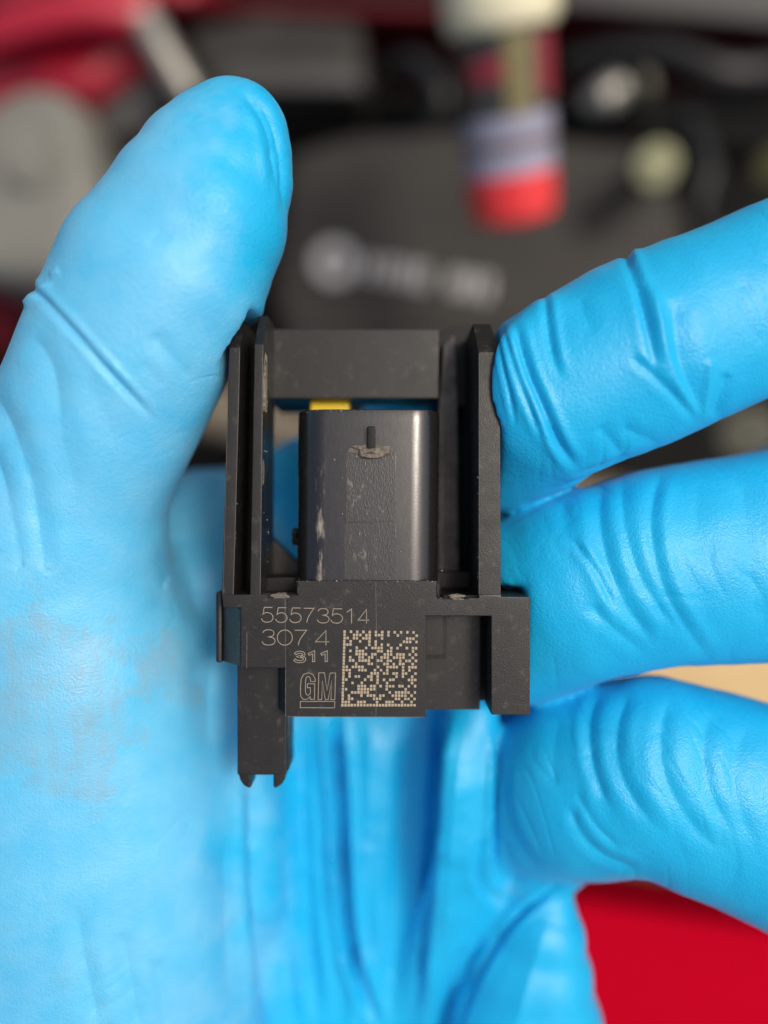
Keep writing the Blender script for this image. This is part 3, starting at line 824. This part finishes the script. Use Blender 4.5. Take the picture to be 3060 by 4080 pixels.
# ---- engraving
def ribbon(bm, pts, w, closed=False, z=0.035):
    pts = [Vector(p) for p in pts]
    n = len(pts)
    Lp, Rp = [], []
    for i in range(n):
        if closed:
            d0 = (pts[i] - pts[i - 1]); d1 = (pts[(i + 1) % n] - pts[i])
        else:
            d0 = pts[i] - pts[i - 1] if i else pts[1] - pts[0]
            d1 = pts[i + 1] - pts[i] if i < n - 1 else d0
        d0 = d0.normalized(); d1 = d1.normalized()
        t = (d0 + d1)
        t = t.normalized() if t.length > 1e-6 else d0
        nrm = Vector((-t.y, t.x))
        k = 1 / max(0.45, nrm.dot(Vector((-d0.y, d0.x))))
        Lp.append(pts[i] + nrm * w / 2 * k); Rp.append(pts[i] - nrm * w / 2 * k)
    lv = [bm.verts.new((p.x, p.y, z)) for p in Lp]; rv = [bm.verts.new((p.x, p.y, z)) for p in Rp]
    for i in range(n if closed else n - 1):
        j = (i + 1) % n
        bm.faces.new((lv[i], rv[i], rv[j], lv[j]))
    return Lp, Rp

def spline(pts, k=7):
    out = []
    for i in range(len(pts) - 1):
        p0 = Vector(pts[max(i - 1, 0)]); p1 = Vector(pts[i]); p2 = Vector(pts[i + 1]); p3 = Vector(pts[min(i + 2, len(pts) - 1)])
        for s in range(k):
            t = s / k
            out.append(0.5 * ((2 * p1) + (p2 - p0) * t + (2 * p0 - 5 * p1 + 4 * p2 - p3) * t * t + (3 * p1 - p0 - 3 * p2 + p3) * t ** 3))
    out.append(Vector(pts[-1]))
    return out

BOWL5 = spline([(0.12, 0.53), (0.30, 0.63), (0.55, 0.65), (0.85, 0.56), (1.0, 0.33), (0.86, 0.09), (0.5, 0.0), (0.15, 0.07), (0.0, 0.25)])
GLYPH = {
    '5': [[Vector((0.95, 1)), Vector((0.24, 1))] + BOWL5],
    '7': [[Vector((0, 1)), Vector((1, 1))] + spline([(1, 1), (0.62, 0.6), (0.40, 0.3), (0.30, 0)])[1:]],
    '3': [spline([(0.06, 0.80), (0.2, 0.95), (0.5, 1.0), (0.82, 0.94), (0.92, 0.77), (0.80, 0.59), (0.42, 0.54)])
          + spline([(0.42, 0.54), (0.84, 0.47), (1.0, 0.28), (0.86, 0.07), (0.5, 0.0), (0.15, 0.07), (0.0, 0.24)])[1:]],
    '1': [[Vector((0, 0.78)), Vector((0.9, 1)), Vector((0.9, 0))]],
    '4': [[Vector((0.76, 0)), Vector((0.76, 1)), Vector((0, 0.24)), Vector((1, 0.24))]],
    '0': [[Vector((0.5 + 0.5 * math.cos(a / 32 * 2 * math.pi), 0.5 + 0.5 * math.sin(a / 32 * 2 * math.pi))) for a in range(32)]],
}
def text_line(name, items, w, outline=False):
    """items: (char, px left, px right, py top, py bottom)"""
    bm = bmesh.new()
    for ch, a, b, t, bt in items:
        x0, x1, y0, y1 = X(a, 0), X(b, 0), Y(bt, 0), Y(t, 0)
        for s in GLYPH[ch]:
            P = [Vector((x0 + p.x * (x1 - x0), y0 + p.y * (y1 - y0))) for p in s]
            if outline:
                tmp = bmesh.new()
                l, r = ribbon(tmp, P, 8.5 * 0.035)
                tmp.free()
                ribbon(bm, l + r[::-1], w, closed=True)
            else:
                ribbon(bm, P, w, closed=(ch == '0'))
    return part(name, bm, M_MARK, bevel=0, parent=front)
PX = 0.035
row1 = [('5', 1042, 1088), ('5', 1098, 1144), ('5', 1154, 1200), ('7', 1210, 1251), ('3', 1264, 1311), ('5', 1318, 1365), ('1', 1381, 1403), ('4', 1427, 1471)]
text_line('engraved_number', [(c, a, b, 2420 + 0.02 * (a - 1042), 2479 + 0.014 * (a - 1042)) for c, a, b in row1], 2.9 * PX)
row2 = [('3', 1044, 1096), ('0', 1105, 1165), ('7', 1174, 1222), ('4', 1257, 1312)]
text_line('engraved_number', [(c, a, b, 2509 + 0.014 * (a - 1042), 2570 + 0.006 * (a - 1042)) for c, a, b in row2], 2.9 * PX)
row3 = [('3', 1174, 1214), ('1', 1230, 1252), ('1', 1280, 1302)]
text_line('engraved_number', [(c, a, b, 2599, 2636) for c, a, b in row3], 2.7 * PX, outline=True)

def zpx(p): return (1000 + p[0] / 2.212, 2350 + p[1] / 2.212)
bm = bmesh.new()
G = [(566, 808), (566, 785), (546, 745), (505, 731), (464, 745), (442, 788), (437, 850), (437, 910), (441, 942), (462, 965), (492, 965), (521, 940), (524, 965), (560, 965),
     (562, 828), (497, 828), (497, 862), (523, 862), (523, 912), (505, 930), (487, 920), (480, 890), (481, 800), (488, 772), (504, 762), (520, 772), (526, 808)]
Mm = [(598, 731), (592, 968), (624, 968), (630, 800), (655, 968), (680, 968), (712, 800), (705, 968), (739, 968), (745, 733), (698, 733), (670, 888), (648, 731)]
Bar = [(435, 983), (739, 983), (737, 1040), (434, 1038)]
for poly in (G, Mm, Bar):
    ribbon(bm, [(X(zpx(p)[0], 0), Y(zpx(p)[1], 0)) for p in poly], 2.6 * PX, closed=True)
part('engraved_emblem', bm, M_MARK, bevel=0, parent=front)

ROWS = ["0 2 4 6 8 10 12 14 16 18 20 22", "0 3 4 5 7 8 10 11 12 14 17 23", "0 1 3 4 6 7 8 12 20 21 22", "0 2 5 8 10 19 20 21 23",
        "0 1 2 8 10 12 14 18", "0 4 7 9 10 11 12 15 17 20 22 23", "0 2 4 5 6 11 12 14 15 22", "0 4 5 6 7 9 10 13 14 15 17 18 19 21 23",
        "0 2 5 6 8 9 12 13 14 16 17 18 19 22", "0 2 3 5 6 7 8 11 12 14 15 18 20 21 23", "0 4 8 9 13 14 16 18 19 22",
        "0 1 3 4 5 6 11 14 15 16 17 19 21 22 23", "0 1 2 5 6 7 10 12 14 19 21", "0 2 9 10 11 13 14 16 17 19 20 23", "0 2 4 5 8 9 11 17 19 22",
        "0 1 7 9 11 13 15 16 21 22 23", "0 3 6 11 14 22", "0 5 6 7 9 10 12 14 15 16 18 19 21 23", "0 1 5 6 7 8 9 10 14 20",
        "0 3 4 5 6 7 8 15 17 18 19 20 21 23", "0 2 6 8 9 10 12 13 16 17 18 19 20 22", "0 2 3 10 11 12 17 18 20 21 23",
        "0 1 2 5 6 7 11 14 15 16 19 22", " ".join(str(i) for i in range(24))]
bm = bmesh.new()
for r, row in enumerate(ROWS):
    for c in map(int, row.split()):
        sx = 1300 + (290 - 1.55 * r + 49.3 * c) / 3.95
        sy = 2450 + (263 + 50.3 * r + 0.55 * c * (1 - r / 23)) / 3.95
        hw = 4.7 + random.uniform(-0.4, 0.3); hh = 5.2 + random.uniform(-0.4, 0.3)
        sx += random.uniform(-0.4, 0.4); sy += random.uniform(-0.4, 0.4)
        z = 0.035
        v = [bm.verts.new((X(sx + a, 0), Y(sy + b, 0), z)) for a, b in ((-hw, hh), (hw, hh), (hw, -hh), (-hw, -hh))]
        bm.faces.new(v)
code = part('dot_code', bm, M_CELL, bevel=0, parent=front); code['kind'] = 'stuff'
# outline moulded into the recess panel
bm = bmesh.new()
for line in ([(1776, 2448), (1776, 2622), (1692, 2622)], [(1768, 2448), (1768, 2612), (1692, 2612)]):
    ribbon(bm, [(X(a, -5.2), Y(b, -5.2)) for a, b in line], 3.4 * PX, z=-5.27)
part('outline_groove', bm, M_REAR, bevel=0, parent=front)
# fine mould lines
bm = bmesh.new()
for line, w in (([(1497, 2318), (1499, 2440), (1500, 2600), (1498, 2857)], 2.2), ([(984, 2520), (983, 2662)], 2.6), ([(1138.5, 2376), (1138.5, 2855)], 2.6), ([(1145, 2854), (1300, 2855.5), (1480, 2855), (1690, 2856.5)], 2.4),
                ([(929, 2366), (936, 2150), (945, 1800), (951, 1600), (955, 1400)], 2.4), ([(1036.5, 2366), (1040, 2100), (1042, 1800), (1047, 1400)], 2.2),
                ([(1909, 2366), (1909, 1410)], 1.8), ([(889, 2366), (898, 2000), (908, 1600)], 1.6)):
    ribbon(bm, [(X(a, 0), Y(b, 0)) for a, b in line], w * PX, z=0.02)
part('mould_line', bm, M_SEAM, bevel=0, parent=front)

# ------------------------------------------------------------------ engine bay behind, out of focus
def tube(points, r, seg=24, cap=True, taper=None):
    """swept tube through points (mm)"""
    bm = bmesh.new()
    P = [Vector(p) for p in points]
    rows = []
    for i, p in enumerate(P):
        d = (P[min(i + 1, len(P) - 1)] - P[max(i - 1, 0)]).normalized()
        up = Vector((0, 0, 1)) if abs(d.z) < 0.9 else Vector((1, 0, 0))
        u = d.cross(up).normalized(); v = d.cross(u).normalized()
        rr = r if taper is None else taper[i]
        rows.append([bm.verts.new(p + (u * math.cos(a) + v * math.sin(a)) * rr) for a in [2 * math.pi * k / seg for k in range(seg)]])
    for a, b in zip(rows[:-1], rows[1:]):
        for k in range(seg):
            j = (k + 1) % seg
            bm.faces.new((a[k], a[j], b[j], b[k]))
    if cap:
        bm.faces.new(rows[0][::-1]); bm.faces.new(rows[-1])
    return bm

def single(name, bm, m, label, cat, bevel=2.0, seg=3, kind=None):
    o = bm_done(name, bm, m, None, bevel, seg)
    return tag(o, label, cat, kind=kind)

M_COVER = mat('engine_cover_plastic', (0.032, 0.029, 0.0245), 0.6, 0.25, var=0.35, var_scale=30, bump=0.3, bump_scale=400)
M_BLOCK = mat('grimy_metal', (0.007, 0.007, 0.006), 0.8, 0.15, var=0.5, var_scale=40)
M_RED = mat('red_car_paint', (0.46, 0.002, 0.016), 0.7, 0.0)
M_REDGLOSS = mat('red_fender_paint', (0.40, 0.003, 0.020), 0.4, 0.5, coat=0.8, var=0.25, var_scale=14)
M_REDSHADE = mat('red_paint_shaded', (0.10, 0.003, 0.007), 0.6, 0.2)  # the car's red with shade put into its colour
M_GREYBOX = mat('grey_box_plastic', (0.048, 0.046, 0.042), 0.55, var=0.3, var_scale=25)
M_PALE = mat('pale_tank_plastic', (0.19, 0.188, 0.16), 0.6, var=0.15, var_scale=20)
M_ALU = mat('dull_aluminium', (0.33, 0.32, 0.28), 0.45, metal=0.6)
M_TAN = mat('tan_panel', (0.62, 0.44, 0.20), 0.6, var=0.15, var_scale=30)
M_BROWN = mat('brown_pipe', (0.17, 0.14, 0.095), 0.6, var=0.3, var_scale=30)
M_CREAM = mat('cream_cap_plastic', (0.42, 0.42, 0.24), 0.5)
M_OLIVE = mat('olive_metal', (0.13, 0.125, 0.09), 0.5, var=0.2, var_scale=30)
M_LETTER = mat('pale_raised_letter', (0.42, 0.41, 0.39), 0.4)

# engine mass
single('engine_block', pbox(-900, 4200, -900, 5200, -470, -560), M_BLOCK, 'dark grimy engine mass filling the bay behind the glove', 'engine', bevel=6)
cover = empty('engine_cover', 'dark grey plastic engine cover with pale raised lettering', 'engine cover')
bm_done('cover_panel', ppoly([(1130, 600), (1420, 520), (1850, 500), (2600, 560), (2760, 900), (2700, 1500), (2100, 1660), (1200, 1560), (1080, 1200)], -300, -360), M_COVER, cover, 8, 3)
bm_done('cover_ridge', ppoly([(1180, 1270), (2560, 1270), (2560, 1330), (1180, 1330)], -297, -302), M_COVER, cover, 2, 2)
ang = math.radians(-14)
def cvr(px, py):      # point on the cover's top
    return (X(px, -299), Y(py, -299))
bm = bmesh.new()
cxx, cyy = cvr(1335, 1045)
ribbon(bm, [(cxx + 8.3 * math.cos(a / 40 * 2 * math.pi), cyy + 8.3 * math.sin(a / 40 * 2 * math.pi)) for a in range(40)], 7.2, closed=True, z=-298)
r = bmesh.ops.extrude_face_region(bm, geom=bm.faces[:]); bmesh.ops.translate(bm, verts=[v for v in r['geom'] if isinstance(v, bmesh.types.BMVert)], vec=(0, 0, -3))
bm_done('emblem_ring', bm, M_LETTER, cover, 0)
for i, (px, hgt, wd) in enumerate(((1470, 84, 40), (1525, 92, 26), (1570, 92, 30), (1625, 92, 34), (1680, 96, 36), (1815, 92, 40), (1875, 92, 34), (1935, 96, 34))):
    py = 1058 + (px - 1400) * 0.17
    c = cvr(px, py); k = 399 / FOCAL
    w2, h2 = wd * k / 2, hgt * k / 2
    sh = 0.16 * h2
    bm_done('raised_stroke', prism([(c[0] - w2 - sh, c[1] - h2), (c[0] + w2 - sh, c[1] - h2), (c[0] + w2 + sh, c[1] + h2), (c[0] - w2 + sh, c[1] + h2)], -297, -301), M_LETTER, cover, 0.4)

# spray can standing in the bay
can = empty('can', 'shiny can with gold top, pale label band and red lower end', 'can')
A0 = Vector(U(2045, 845, -190)); A1 = Vector(U(1985, -120, -150))
ax = (A1 - A0)
def can_pt(t): return A0 + ax * t
def can_piece(name, spans, m, seg=40):
    pts = [can_pt(t) for t, _ in spans]
    o = bm_done(name, tube(pts, 1, seg, taper=[r for _, r in spans]), m, can, 0)
    return o
M_GOLD = mat('gold_lacquer', (1.0, 0.93, 0.62), 0.32, coat=1.0)
M_GOLD.node_tree.nodes['Principled BSDF'].inputs['Coat Roughness'].default_value = 0.3
M_CANRED = mat('red_label', (0.95, 0.055, 0.055), 0.35, coat=0.4)
M_CANBLUE = mat('pale_blue_label', (0.36, 0.36, 0.46), 0.35, coat=0.4)
M_CANDARK = mat('dark_glossy_label', (0.05, 0.045, 0.035), 0.18, coat=0.8)
M_CANOL = mat('olive_label', (0.20, 0.17, 0.07), 0.4)
M_CANPINK = mat('dull_red_label', (0.30, 0.03, 0.045), 0.4)
R0 = 17.2
can_piece('base', [(-0.045, R0 * 0.62), (-0.035, R0 * 0.80), (-0.012, R0 * 0.95), (0.03, R0), (0.19, R0)], M_CANRED)
can_piece('label_band', [(0.19, R0 * 1.001), (0.30, R0 * 1.001)], M_CANBLUE)
can_piece('label_stripe', [(0.30, R0 * 1.003), (0.345, R0 * 1.003)], mat('brown_label', (0.16, 0.11, 0.10), 0.4))
can_piece('label_band', [(0.345, R0 * 1.001), (0.44, R0 * 1.001)], M_CANBLUE)
can_piece('body', [(0.44, R0), (0.78, R0)], M_CANDARK)
can_piece('collar', [(0.765, R0 * 0.9), (0.775, R0 * 1.10), (0.80, R0 * 1.18), (0.86, R0 * 1.22), (1.2, R0 * 1.22), (1.25, R0 * 1.0)], M_GOLD)
def can_patch(name, t0, t1, a0, a1, m):
    axis = ax.normalized(); u = axis.cross(Vector((0, 0, 1))).normalized(); w = u.cross(axis).normalized()
    if w.z < 0: w = -w
    bm = bmesh.new(); g = []
    for i in range(9):
        a = math.radians(a0 + (a1 - a0) * i / 8)
        d = (u * math.sin(a) + w * math.cos(a)) * (R0 * 1.004)
        g.append([bm.verts.new(can_pt(t0) + d), bm.verts.new(can_pt(t1) + d)])
    for p, q in zip(g[:-1], g[1:]): bm.faces.new((p[0], q[0], q[1], p[1]))
    return bm_done(name, bm, m, can, 0)
can_patch('label_patch', 0.44, 0.77, -14, 22, M_CANOL)
can_patch('label_patch', 0.58, 0.68, -62, -14, M_CANPINK)
can_patch('label_patch', 0.50, 0.74, 30, 75, M_CANPINK)

# washer-fluid tank, pale plastic, on the left
tank = empty('fluid_tank', 'pale grey translucent fluid tank behind the thumb', 'tank')
bm_done('tank_body', ppoly([(-160, 420), (60, 310), (235, 300), (330, 430), (390, 760), (330, 1040), (180, 1110), (-160, 1100)], -240, -300), M_PALE, tank, 14, 4)
bm_done('tank_neck', tube([Vector(U(120, 640, -240)), Vector(U(120, 640, -232))], 12, 28), M_PALE, tank, 1)
# grey box at the top centre
box = empty('air_filter_box', 'grey plastic air filter box behind the thumb tip', 'air box')
bm_done('box_body', ppoly([(720, 110), (1050, 30), (1440, 60), (1470, 380), (820, 400)], -330, -400), M_COVER, box, 8, 3)
bm_done('box_ledge', ppoly([(860, 245), (1440, 250), (1440, 355), (880, 350)], -318, -331), M_GREYBOX, box, 3, 3)
single('metal_pipe', tube([Vector(U(585, 90, -300)), Vector(U(650, 210, -300)), Vector(U(760, 390, -310))], 8.5), M_ALU, 'short pale metal pipe between the tank and the air box', 'pipe', bevel=0.5)
single('bracket', ppoly([(380, 430), (560, 290), (640, 330), (600, 500), (430, 560)], -330, -345), M_GREYBOX, 'grey flat bracket below the pale metal pipe', 'bracket', bevel=3)
# red bodywork
single('fender', ppoly([(-700, -500), (900, -500), (760, 40), (560, 210), (330, 400), (60, 330), (-200, 470), (-700, 520)], -380, -440), M_REDGLOSS, 'glossy red inner fender at the upper left corner', 'car body', bevel=16, seg=5)
def slab(name, pts, m, label, cat, bevel=3):
    """thick plate from 4 front corners (px, py, z) with 8 mm thickness"""
    P = [Vector(U(*p)) for p in pts]
    nrm = (P[1] - P[0]).cross(P[3] - P[0]).normalized()
    if nrm.z < 0: nrm = -nrm
    return single(name, hexa([*P, *[p - nrm * 8 for p in P]]), m, label, cat, bevel)
slab('cross_panel', [(600, 330, -455), (3500, 330, -455), (3500, 60, -330), (600, -30, -330)], M_REDSHADE, 'shade-darkened red panel across the top of the engine bay', 'car body')
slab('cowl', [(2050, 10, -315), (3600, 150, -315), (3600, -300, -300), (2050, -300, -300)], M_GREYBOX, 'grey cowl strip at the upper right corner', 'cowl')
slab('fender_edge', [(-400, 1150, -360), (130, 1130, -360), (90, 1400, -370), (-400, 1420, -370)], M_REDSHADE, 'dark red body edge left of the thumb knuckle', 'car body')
# bumper skin at the bottom right, gently curved
bm = bmesh.new()
rows = []
for i in range(13):
    t = i / 12
    px = 1500 + 3200 * t
    rr = []
    for k, (dy, z) in enumerate(((-70, -200), (-30, -168), (0, -156), (60, -146), (250, -138), (700, -136), (1200, -150))):
        rr.append(bm.verts.new(U(px, 3414 + 464 * t + 60 * t * t + dy, z)))
    rows.append(rr)
for a, b in zip(rows[:-1], rows[1:]):
    for k in range(len(a) - 1): bm.faces.new((a[k], a[k + 1], b[k + 1], b[k]))
r = bmesh.ops.extrude_face_region(bm, geom=bm.faces[:]); bmesh.ops.translate(bm, verts=[v for v in r['geom'] if isinstance(v, bmesh.types.BMVert)], vec=(0, 0, -4))
single('bumper', bm, M_RED, 'plain red bumper skin below the ring finger', 'bumper', bevel=0)
single('shadow_strip', pbox(1900, 4400, 3330, 3600, -210, -240), M_BROWN, 'dark brown strip for the shadow behind the red bumper', 'shadow strip', bevel=5)  # added solid strip standing in for the brown shadow above the bumper
# other things of the bay
single('tan_panel', pbox(2440, 3500, 2450, 2960, -190, -210), M_TAN, 'tan panel glimpsed between the middle and ring fingers', 'panel', bevel=5)
single('coolant_pipe', tube([Vector(U(420, 1540, -330)), Vector(U(900, 1640, -330)), Vector(U(1300, 1760, -335)), Vector(U(2100, 1960, -335)), Vector(U(2700, 2060, -340))], 16), M_BROWN, 'thick brown pipe crossing behind the sensor', 'pipe', bevel=0)
single('canister', tube([Vector(U(2980, 1730, -300)), Vector(U(2980, 1730, -260))], 14, 32), M_OLIVE, 'olive round canister between the index and middle fingers', 'canister', bevel=2)
cap = empty('filler_cap', 'round cream filler cap right of the can', 'cap')
bm_done('cap_disc', tube([Vector(U(2615, 660, -262)), Vector(U(2615, 660, -250))], 10.2, 40), M_CREAM, cap, 1.6, 3)
bm_done('cap_grip', prism([(U(2575, 0, -250)[0], U(0, 668, -250)[1]), (U(2655, 0, -250)[0], U(0, 668, -250)[1]), (U(2655, 0, -250)[0], U(0, 650, -250)[1]), (U(2575, 0, -250)[0], U(0, 650, -250)[1])], -248, -251), M_CREAM, cap, 0.6)
bm_done('cap_neck', tube([Vector(U(2615, 660, -300)), Vector(U(2615, 660, -262))], 8.5, 32), M_BLOCK, cap, 0.5)
single('hose_fitting', tube([Vector(U(2330, 420, -300)), Vector(U(2400, 395, -296)), Vector(U(2470, 350, -296))], 9, 24, taper=[5, 9, 8]), M_ALU, 'pale metal hose fitting right of the can', 'fitting', bevel=0.5)
single('hose_clamp', tube([Vector(U(2545, 350, -320)), Vector(U(2580, 335, -320))], 8, 24), M_OLIVE, 'small dull clamp beside the pale hose fitting', 'clamp', bevel=0.5)
single('hose', tube([Vector(U(2500, 500, -340)), Vector(U(2800, 560, -330)), Vector(U(3000, 560, -330)), Vector(U(3300, 480, -340))], 14), M_BLOCK, 'black rubber hose under the upper right corner', 'hose', bevel=0)
single('reservoir_lid', tube([Vector(U(3090, 660, -300)), Vector(U(3090, 660, -285))], 10, 28), mat('dull_yellow_cap', (0.10, 0.09, 0.03), 0.5), 'dull yellow lid cut by the right edge', 'lid', bevel=1.5)

# smaller clutter: loom and hoses
M_RUBBER = mat('black_rubber', (0.012, 0.012, 0.011), 0.45, var=0.4, var_scale=60)
def hose(pts, r, m, name, label, cat):
    P = [Vector(U(*p)) for p in pts]
    Q = []
    for i in range(len(P) - 1):
        p0, p1, p2, p3 = P[max(i - 1, 0)], P[i], P[i + 1], P[min(i + 2, len(P) - 1)]
        for k in range(6):
            t = k / 6
            Q.append(0.5 * ((2 * p1) + (p2 - p0) * t + (2 * p0 - 5 * p1 + 4 * p2 - p3) * t * t + (3 * p1 - p0 - 3 * p2 + p3) * t ** 3))
    Q.append(P[-1])
    single(name, tube(Q, r, 16), m, label, cat, bevel=0)
hose([(1480, 330, -360), (1640, 250, -340), (1760, 380, -330), (1720, 520, -340)], 7, M_RUBBER, 'rubber_hose', 'black rubber hose curving left of the can', 'hose')
hose([(2250, 260, -350), (2600, 210, -330), (2900, 300, -320), (3200, 260, -330)], 9, M_RUBBER, 'rubber_hose', 'black rubber hose running along the dark red panel', 'hose')
hose([(2750, 480, -320), (2820, 680, -310), (2780, 860, -315), (2900, 1020, -330)], 6, M_RUBBER, 'wire_loom', 'black wire loom right of the cream filler cap', 'cable')
hose([(330, 480, -320), (420, 640, -318), (470, 820, -325), (380, 1060, -335)], 7, M_BROWN, 'rubber_hose', 'brown hose between the pale tank and the thumb', 'hose')
hose([(-100, 1080, -330), (120, 1130, -325), (330, 1100, -325), (520, 1160, -335)], 8, M_RUBBER, 'rubber_hose', 'black hose under the pale tank', 'hose')
hose([(2350, 1750, -300), (2620, 1690, -290), (2900, 1600, -290)], 7, M_RUBBER, 'rubber_hose', 'black hose glimpsed between the index and middle fingers', 'hose')
hose([(-260, 250, -372), (60, 120, -362), (330, 60, -360), (560, 75, -366), (760, 10, -378)], 13, M_REDGLOSS, 'fender_lip', 'rounded red lip along the fender in the upper left', 'car body')
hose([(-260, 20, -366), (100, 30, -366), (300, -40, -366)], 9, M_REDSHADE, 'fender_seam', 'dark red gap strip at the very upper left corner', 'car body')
